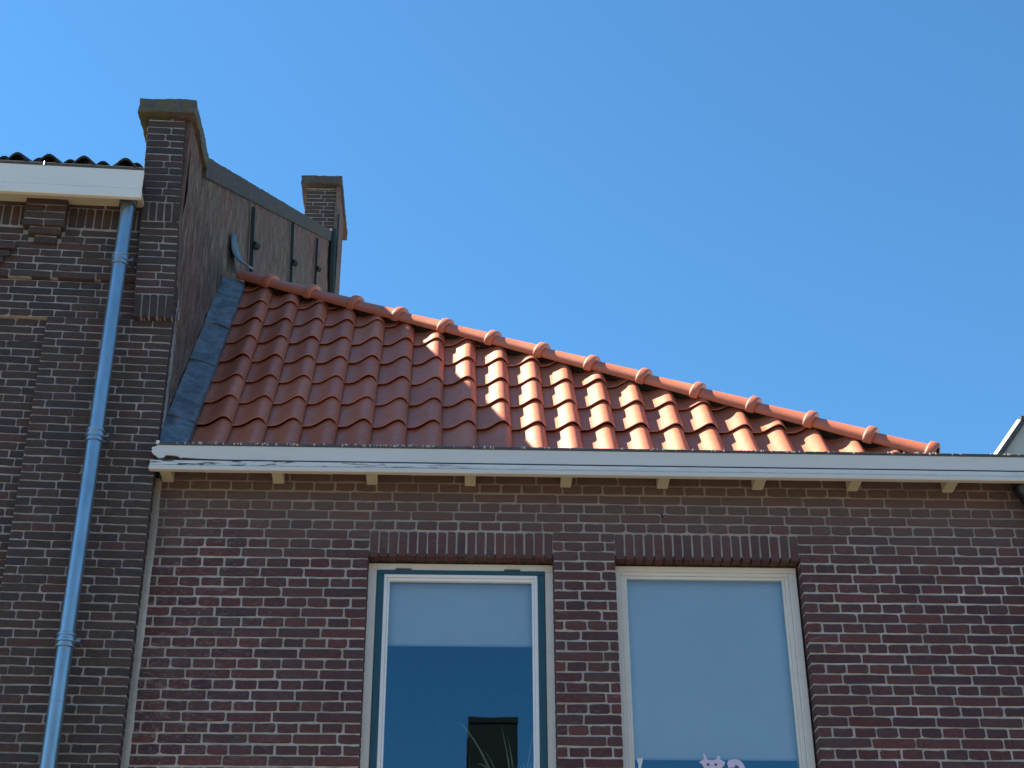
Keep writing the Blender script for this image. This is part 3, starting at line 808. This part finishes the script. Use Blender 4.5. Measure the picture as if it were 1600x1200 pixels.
# corner pier, a little proud and leaning
PQ = .038
pb = B(); 
LEAN = Matrix(((1, 0, -.048, .048 * 6.1), (0, 1, 0, 0), (0, 0, 1, 0), (0, 0, 0, 1)))
MP = MLS @ LEAN
slab(pb, MP, [-.211, -.002], [6.114, 7.515], [], -PQ + .0042, .30)
pier = pb.done('pier', M['old_mortar'], old)
def soldiers(z0, z1):
    n = 5
    for i in range(n): ob.add('ov', MP, -.215 + i * .0435 + .004, -.215 + (i + 1) * .0435 - .004, z0, z1, PQ, 1.5)
soldiers(6.112, 6.256)
lay(ob, MP, -.217, .004, 6.262, 6.262 + OC * 10.4, OC * 1.04, OJ, .222, .111, 'os', 'oh', (), PQ, parity=0, phase=-.217)
zz = 6.262 + OC * 10.4
soldiers(zz + .004, zz + .128)
lay(ob, MP, -.217, .004, zz + .134, 7.56, OC * 1.04, OJ, .222, .111, 'os', 'oh', (), PQ, parity=1, phase=-.217)
nold = ob.build(old, M['old_brick'], 300)

# gable wall: rough render over brick, with real unevenness
GU = -.022
prof_top = lambda v_: 7.50 if v_ < .32 else 7.46 + .6365 * (v_ - .32)
def ab(v_, z_):
    s_ = noise.noise(Vector((v_ * 9, z_ * 2.2, 1))) * .010 + noise.noise(Vector((v_ * 26, z_ * 7, 4))) * .006 + noise.noise(Vector((v_ * 60, z_ * 30, 9))) * .0025
    return GU + s_
V, F = [], []
vsx = []
x = -.135
while x < 9.93: vsx.append(x); x += .035 + .03 * max(0, x) / 3
vsx = [t for t in vsx if t < 9.15] + [9.22, 9.301, 9.5, 9.75]
vsx.append(9.96)
NZ = 150
for v_ in vsx:
    zt = prof_top(v_) if v_ < 9.3 else 14.03
    zlo = 4.0 if v_ > -.118 else 6.06
    if v_ > 0.1: zlo = 5.0 + max(0, (v_ - .3)) * 1.3
    zlo = min(zlo, zt - 1.2) if v_ > 0 else zlo
    for j in range(NZ + 1):
        z_ = zlo + (zt - zlo) * j / NZ; V.append((ab(v_, z_), v_, z_))
for i in range(len(vsx) - 1):
    if vsx[i] < -.118 <= vsx[i + 1] or vsx[i] == 9.22: continue
    for j in range(NZ):
        a = i * (NZ + 1) + j; F.append((a, a + NZ + 1, a + NZ + 2, a + 1))
gable = put('gable_wall', V, F, M['render'], old, True)
# joints of the brick reveal below, beside the main house
b = B().box((-.30, -.112, 0), (GU - .004, .30, 6.0)); 
b.box((-.30, .301, 0), (GU - .022, 9.94, 5.0))
b.prism([(.301, 5.0005), (9.94, 5.0005), (9.94, 13.55), (.32, 7.43), (.301, 7.43)], -.30, GU - .030, T=Matrix(((0, 1, 0, 0), (1, 0, 0, 0), (0, 0, 1, 0), (0, 0, 0, 1))))
b.done('gable_core', M['old_mortar'], old)
b = B().box((-.105, -.147, 6.20), (GU - .004, .299, 7.505)); b.done('gable_return', M['render'], old)
rb = Bricks()
TS = Matrix.Translation((-.012, 0, 0)) @ Matrix.Rotation(pi / 2, 4, 'Z')
zz = zf; r_ = 0
while zz < 5.9:
    rb.add('oh', TS, -.116, -.022, zz + OJ / 2, zz + OC - OJ / 2, 0.0, 1.0); zz += OC; r_ += 1
V, F, T_ = [], [], []
for (_, key, i, Mx, name) in rb.items:
    v_, f_ = SHAPES[key][0][i]; n = len(V); t = rnd.random(); V += [Mx @ Vector(v) for v in v_]; F += [tuple(a + n for a in f) for f in f_]; T_ += [t] * len(v_)
o = put('reveal_brick', V, F, M['old_brick'], old, kind='stuff'); at = o.data.attributes.new('tone', 'FLOAT', 'POINT'); at.data.foreach_set('value', T_)

def rough_box(b, a, c, seg=.06, amp=.006, T=None, slope_=0.0):
    """stone slab with an uneven skin; slope_ raises z with v"""
    nx, ny, nz = [max(1, int(round(abs(c[i] - a[i]) / seg))) for i in range(3)]
    nx, ny, nz = min(nx, 40), min(ny, 120), min(nz, 12)
    idx = {}; V = []; F = []
    def vid(i, j, k_):
        if (i, j, k_) in idx: return idx[i, j, k_]
        p = Vector((a[0] + (c[0] - a[0]) * i / nx, a[1] + (c[1] - a[1]) * j / ny, a[2] + (c[2] - a[2]) * k_ / nz))
        p.z += slope_ * (p.y - a[1])
        cr = (i in (0, nx)) + (j in (0, ny)) + (k_ in (0, nz))
        ctr = Vector(((a[0] + c[0]) / 2, (a[1] + c[1]) / 2, (a[2] + c[2]) / 2 + slope_ * (p.y - a[1])))
        nv = Vector([noise.noise(p * 11 + Vector((t * 7, 0, 0))) for t in (1, 2, 3)]) * amp
        if cr >= 2: nv += Vector(((ctr.x - p.x), 0, (ctr.z - p.z))).normalized() * amp * rnd.uniform(.2, 1.0)
        idx[i, j, k_] = len(V); V.append(p + nv); return idx[i, j, k_]
    for i in range(nx):
        for j in range(ny):
            F.append((vid(i, j, 0), vid(i, j + 1, 0), vid(i + 1, j + 1, 0), vid(i + 1, j, 0))); F.append((vid(i, j, nz), vid(i + 1, j, nz), vid(i + 1, j + 1, nz), vid(i, j + 1, nz)))
    for i in range(nx):
        for k_ in range(nz):
            F.append((vid(i, 0, k_), vid(i + 1, 0, k_), vid(i + 1, 0, k_ + 1), vid(i, 0, k_ + 1))); F.append((vid(i, ny, k_), vid(i, ny, k_ + 1), vid(i + 1, ny, k_ + 1), vid(i + 1, ny, k_)))
    for j in range(ny):
        for k_ in range(nz):
            F.append((vid(0, j, k_), vid(0, j, k_ + 1), vid(0, j + 1, k_ + 1), vid(0, j + 1, k_))); F.append((vid(nx, j, k_), vid(nx, j + 1, k_), vid(nx, j + 1, k_ + 1), vid(nx, j, k_ + 1)))
    if T is not None: V = [T @ v for v in V]
    b.add(V, F); return b
b = B(); rough_box(b, (-.338, -.225, 7.500), (.004, .315, 7.606), .022, .007); b.done('pier_cap', M['mossy'], old, True, 50)
COP = .6365
b = B(); rough_box(b, (-.30, .322, 7.442), (.002, 8.52, 7.600), .045, .006, None, COP); b.done('coping', M['coping'], old, True, 50)
# far chimney on the ridge
ch = B()
slab(ch, I4, [-.463, -.064], [12.6, 14.03], [], 9.2442, 9.95)
chim = ch.done('chimney', M['old_mortar'], old)
cbk = Bricks()
lay(cbk, I4, -.466, -.060, 12.62, 14.01, .062, .011, .2, .2, 'os', 'os', (), -9.24, parity=0, phase=-.066)
V, F, T_ = [], [], []
cbk2 = cbk.items
for (_, key, i, Mx, name) in cbk2:
    o = bpy.data.objects.new('chimney_brick', shared_mesh(key, i, M['old_brick'])); COL.objects.link(o); o.parent = chim; o.matrix_local = Matrix.Translation(-BASE['old_house']) @ Mx
b = B(); b.box((-.0635, 9.20, 5.0), (-.010, 9.96, 14.035)); b.done('chimney_side', M['render'], chim)
b = B(); rough_box(b, (-.535, 9.14, 14.030), (.014, 10.45, 14.165), .06, .010); b.done('chimney_cap', M['coping'], chim, True, 50)
# iron wall anchors
for (v0_, z0_, v1_, z1_) in ((2.178, 8.56, 2.33, 8.10), (4.522, 10.10, 4.74, 9.50), (6.690, 11.43, 6.80, 10.85)):
    b = B().loft([[Vector((-.005, v0_ + t * (v1_ - v0_) - .016, z0_ + t * (z1_ - z0_))), Vector((.022, v0_ + t * (v1_ - v0_) - .012, z0_ + t * (z1_ - z0_))), Vector((.022, v0_ + t * (v1_ - v0_) + .03, z0_ + t * (z1_ - z0_))), Vector((-.005, v0_ + t * (v1_ - v0_) + .036, z0_ + t * (z1_ - z0_)))] for t in (0, .25, .5, .75, 1)])
    m_ = Vector((.02, v0_ + .55 * (v1_ - v0_), z0_ + .62 * (z1_ - z0_))); b.tube([m_, m_ + Vector((.035, .03, 0))], [.035, .025], 8); b.done('wall_anchor', M['iron'], old)
# black strip and rain pipe at the end of the gable
b = B(); b.tube([(.005, 8.36, 12.72), (.012, 8.34, 12.4), (.012, 8.40, 12.05), (.01, 8.62, 11.8), (.01, 8.86, 11.55), (.01, 8.9, 10.9)], [.05, .055, .055, .06, .065, .065], 8); b.done('rain_pipe', M['iron'], old, True)
b = B().box((-.015, 9.15, 9.5), (.006, 9.19, 13.55), .004); b.done('crack_strip', M['iron'], old)

# ---- eaves of the old house
q = .20
def lbox(b, a0, a1, q0, q1, z0_, z1_, bev=.002): return b.box((a0, -q1, z0_), (a1, -q0, z1_), bev, T=MLS)
lbox(B(), -3.2, -.236, .170, .198, 6.800, 6.8605).done('fascia_board', M['old_fascia'], old)
lbox(B(), -3.2, -.238, .170, .196, 6.8615, 6.993).done('fascia_board', M['old_fascia'], old)
lbox(B(), -3.2, -.239, -.01, .1695, 6.850, 6.872, 0).done('soffit', M['cream'], old)
b = B().tube([LP(a_, .193, 7.003) for a_ in np.linspace(-3.2, -.243, 12)], .0105, 10); b.done('gutter_edge', M['zinc_dark'], old, True)
lbox(B(), -3.2, -.244, .0, .185, 6.985, 6.992, 0).done('gutter_lining', M['zinc_dark'], old)
b = B().tube([LP(-.790, .208, 6.985), LP(-.790, .206, 7.013), LP(-.790, .18, 7.017)], .004, 6); b.done('gutter_bracket', M['pipe'], old)
# dark pantiles above the gutter
oroof_a = radians(32.5)
osl = Vector((0, cos(oroof_a), sin(oroof_a))); onr = Vector((0, -sin(oroof_a), cos(oroof_a)))
RO = ML @ Matrix.Translation((0, -.135, 7.02)) @ SH
orf = put('roof', [RO @ Vector((-3.2, .0, -.03)), RO @ Vector((-.30, .0, -.03)), RO @ (Vector((-.30, 0, -.03)) + osl * 9.6), RO @ (Vector((-3.2, 0, -.03)) + osl * 9.6)], [(0, 1, 2, 3)], M['darktile'], old)
OT = []
OP = [(-.30, .004), (-.18, .0), (-.06, .002), (.06, .012), (.18, .030), (.28, .050), (.37, .062), (.46, .064), (.54, .056), (.62, .038), (.68, .024), (.74, .012)]
for i in range(3):
    V, F = [], []; n = len(OP)
    for (y, l) in ((0, .018), (.36, 0)): V += [(x * .205, y, h + l) for x, h in OP]
    V += [(x * .205, 0, h + .018 - .014) for x, h in OP]
    for k_ in range(n - 1): F += [(k_, k_ + 1, n + k_ + 1, n + k_), (2 * n + k_, 2 * n + k_ + 1, k_ + 1, k_)]
    OT.append(mesh('roof_tile', V, F, M['darktile'], True, 40))
Ro = Matrix(((1, 0, 0, 0), (0, osl.y, onr.y, 0), (0, osl.z, onr.z, 0), (0, 0, 0, 1)))
crest = [-.350, -.582, -.776, -.950, -1.15, -1.355, -1.56, -1.765, -1.97, -2.175, -2.38]
for row in range(0, 12):
    for ci, ca in enumerate(crest):
        off_ = 0 if row == 0 else .062 + rnd.uniform(-.004, .004)
        if row > 0 and ci == 0: off_ = .02
        sx = 1.0
        mm = RO @ Matrix.Translation(Vector((ca - .44 * .205 + (off_ if row % 2 else 0), 0, 0)) + osl * (row * .30)) @ Ro
        o = bpy.data.objects.new('roof_tile', OT[rnd.randrange(3)]); COL.objects.link(o); o.parent = orf; o.matrix_local = Matrix.Translation(-BASE['old_house']) @ mm

# ---- downpipes
def lring(a_, q_, z_, r, n=18): return [ML @ Vector((a_ + r * cos(2 * pi * j / n), -q_ + r * sin(2 * pi * j / n), z_)) for j in range(n)]
dp = thing('downpipe', tuple(ML @ Vector((-.315, -.088, 0))), 'pale blue zinc rainwater downpipe with ringed collars on the old dark brick wall', 'downpipe')
def pa(z_): return -.309 - .0036 * (z_ - 4.2)
zs = [0.1, 3.0, 3.9, 4.2, 5.3, 6.4, 6.80, 6.875]
b = B().loft([lring(pa(z_), .088, z_ + pa(z_) * TC, .0395) for z_ in zs]); b.done('pipe', M['pipe'], dp, True, 60)
for z_ in (4.222, 5.345, 6.452, 3.1):
    b = B(); rr = [.0405, .0485, .0485, .0435, .0435, .050, .050, .044, .044, .049, .049, .0405]
    hh = [-.040, -.036, -.027, -.024, -.014, -.010, .004, .008, .018, .022, .032, .037]
    b.loft([lring(pa(z_), .088, z_ - .008 + h + pa(z_) * TC, r) for h, r in zip(hh, rr)]); b.done('collar', M['pipe'], dp, True, 50)
    b = B(); P0 = ML @ Vector((pa(z_) + .040, -.088, z_ + pa(z_) * TC)); 
    b.box((P0.x, P0.y - .012, P0.z - .012), (P0.x + .030, P0.y + .012, P0.z - .008), .001); b.box((P0.x + .0265, P0.y - .012, P0.z - .0078), (P0.x + .030, P0.y + .012, P0.z + .006), .001)
    b.tube([P0 + Vector((.016, 0, -.004)), P0 + Vector((.016, .09, -.004))], .006, 8); b.done('pipe_clip', M['pipe'], dp)
b = B().loft([lring(pa(3.905), .088, 3.905 + h + pa(3.9) * TC, r) for h, r in ((-.004, .0400), (-.003, .0412), (.003, .0412), (.004, .0400))]); b.done('seam', M['pipe'], dp, True)
b = B().loft([lring(-.318, .088, 6.800, .050), lring(-.318, .088, 6.872, .052)]); b.done('outlet', M['zinc_dark'], dp, True)

# black pipe at the right end of the main fascia
bp = thing('downpipe', (4.75, -.10, 0), 'glossy black drain elbow under the right end of the white fascia', 'downpipe')
b = B().tube([(4.645, -.088, 5.235), (4.645, -.088, 5.16), (4.69, -.088, 5.10), (4.74, -.088, 5.04), (4.80, -.085, 4.96), (4.82, -.085, 4.80), (4.82, -.085, 2.0), (4.82, -.085, .1)], .068, 20); b.done('pipe', M['blackpipe'], bp, True)
b = B().tube([(4.645, -.088, 5.236), (4.645, -.088, 5.175)], .076, 20); b.done('collar', M['blackpipe'], bp, True)

# ---- grey clad roof upstand behind, right
dm = thing('dormer', (5.2, .9, 5.2), 'small grey clad dormer with a sloping edge whitened as if sunlit behind the right end of the gutter', 'dormer')
pg = [(4.62, 5.5), (4.935, 5.885), (5.118, 6.115), (6.4, 6.115), (6.4, 5.5)]
b = B().prism(pg, .905, 2.4); b.done('cheek', M['sheet'], dm)
def edge_strip(p, q_, w_, y0, y1):
    d = Vector((q_[0] - p[0], 0, q_[1] - p[1])).normalized(); nn = Vector((-d.z, 0, d.x))
    P, Q = Vector((p[0], 0, p[1])), Vector((q_[0], 0, q_[1]))
    pts = [P, Q, Q + nn * w_, P + nn * w_]
    return B().prism([(t.x, t.z) for t in pts], y0, y1)
bv = B(); bv.add([(4.594, .868, 5.476), (5.090, .868, 6.112), (5.074, .884, 6.120), (4.578, .884, 5.484), (4.578, 2.4, 5.484), (5.074, 2.4, 6.120)], [(0, 1, 2, 3), (3, 2, 5, 4)]); bv.done('sunlit_edge', M['sunlit_trim'], dm)  # added chamfer, coloured whiter to read as the sunlit side
edge_strip((4.598, 5.470), (5.093, 6.106), -.026, .870, .90).done('dark_edge', M['zinc_dark'], dm)
B().box((5.092, .865, 6.1165), (6.4, 2.4, 6.14), .003).done('roof_edge', M['zinc_dark'], dm)

# ================================================================== house across the street (only its chimney mirrored in the panes)
opp = thing('opposite_house', (2.3, -19.9, 0), 'unseen house across the street, wide and pale for bounce light, its dark chimney mirrored in the teal sashed window', 'house')
b = B().box((-14.0, -26.0, 0), (19.0, -19.3, 6.2)); b.done('wall', M['stucco'], opp)  # unseen wall, made wide and pale to bounce warm light onto the facade
b = B().prism([(-26.4, 6.21), (-18.9, 6.21), (-22.6, 8.75)], -14.2, 19.2, T=Matrix(((0, 1, 0, 0), (1, 0, 0, 0), (0, 0, 1, 0), (0, 0, 0, 1)))); b.done('roof', M['slate'], opp)
b = B().box((1.92, -20.7, 6.3), (2.80, -19.92, 10.10), .01); b.box((1.88, -20.73, 9.45), (1.919, -19.92, 9.85), .01); b.box((1.905, -20.71, 10.101), (2.815, -19.91, 10.21), .01)
chn = b.done('chimney', M['tar'], opp)
for i in range(10):
    wx = -12.0 + i * 3.0
    wn = B().box((wx, -19.30, 3.6), (wx + 1.1, -19.25, 5.4), .01).done('window', M['frame'], opp)
    B().box((wx + .08, -19.249, 3.68), (wx + 1.02, -19.245, 5.32)).done('pane', M['zinc_dark'], wn)
print('bricks', nmain, nold, 'tiles', ntile)
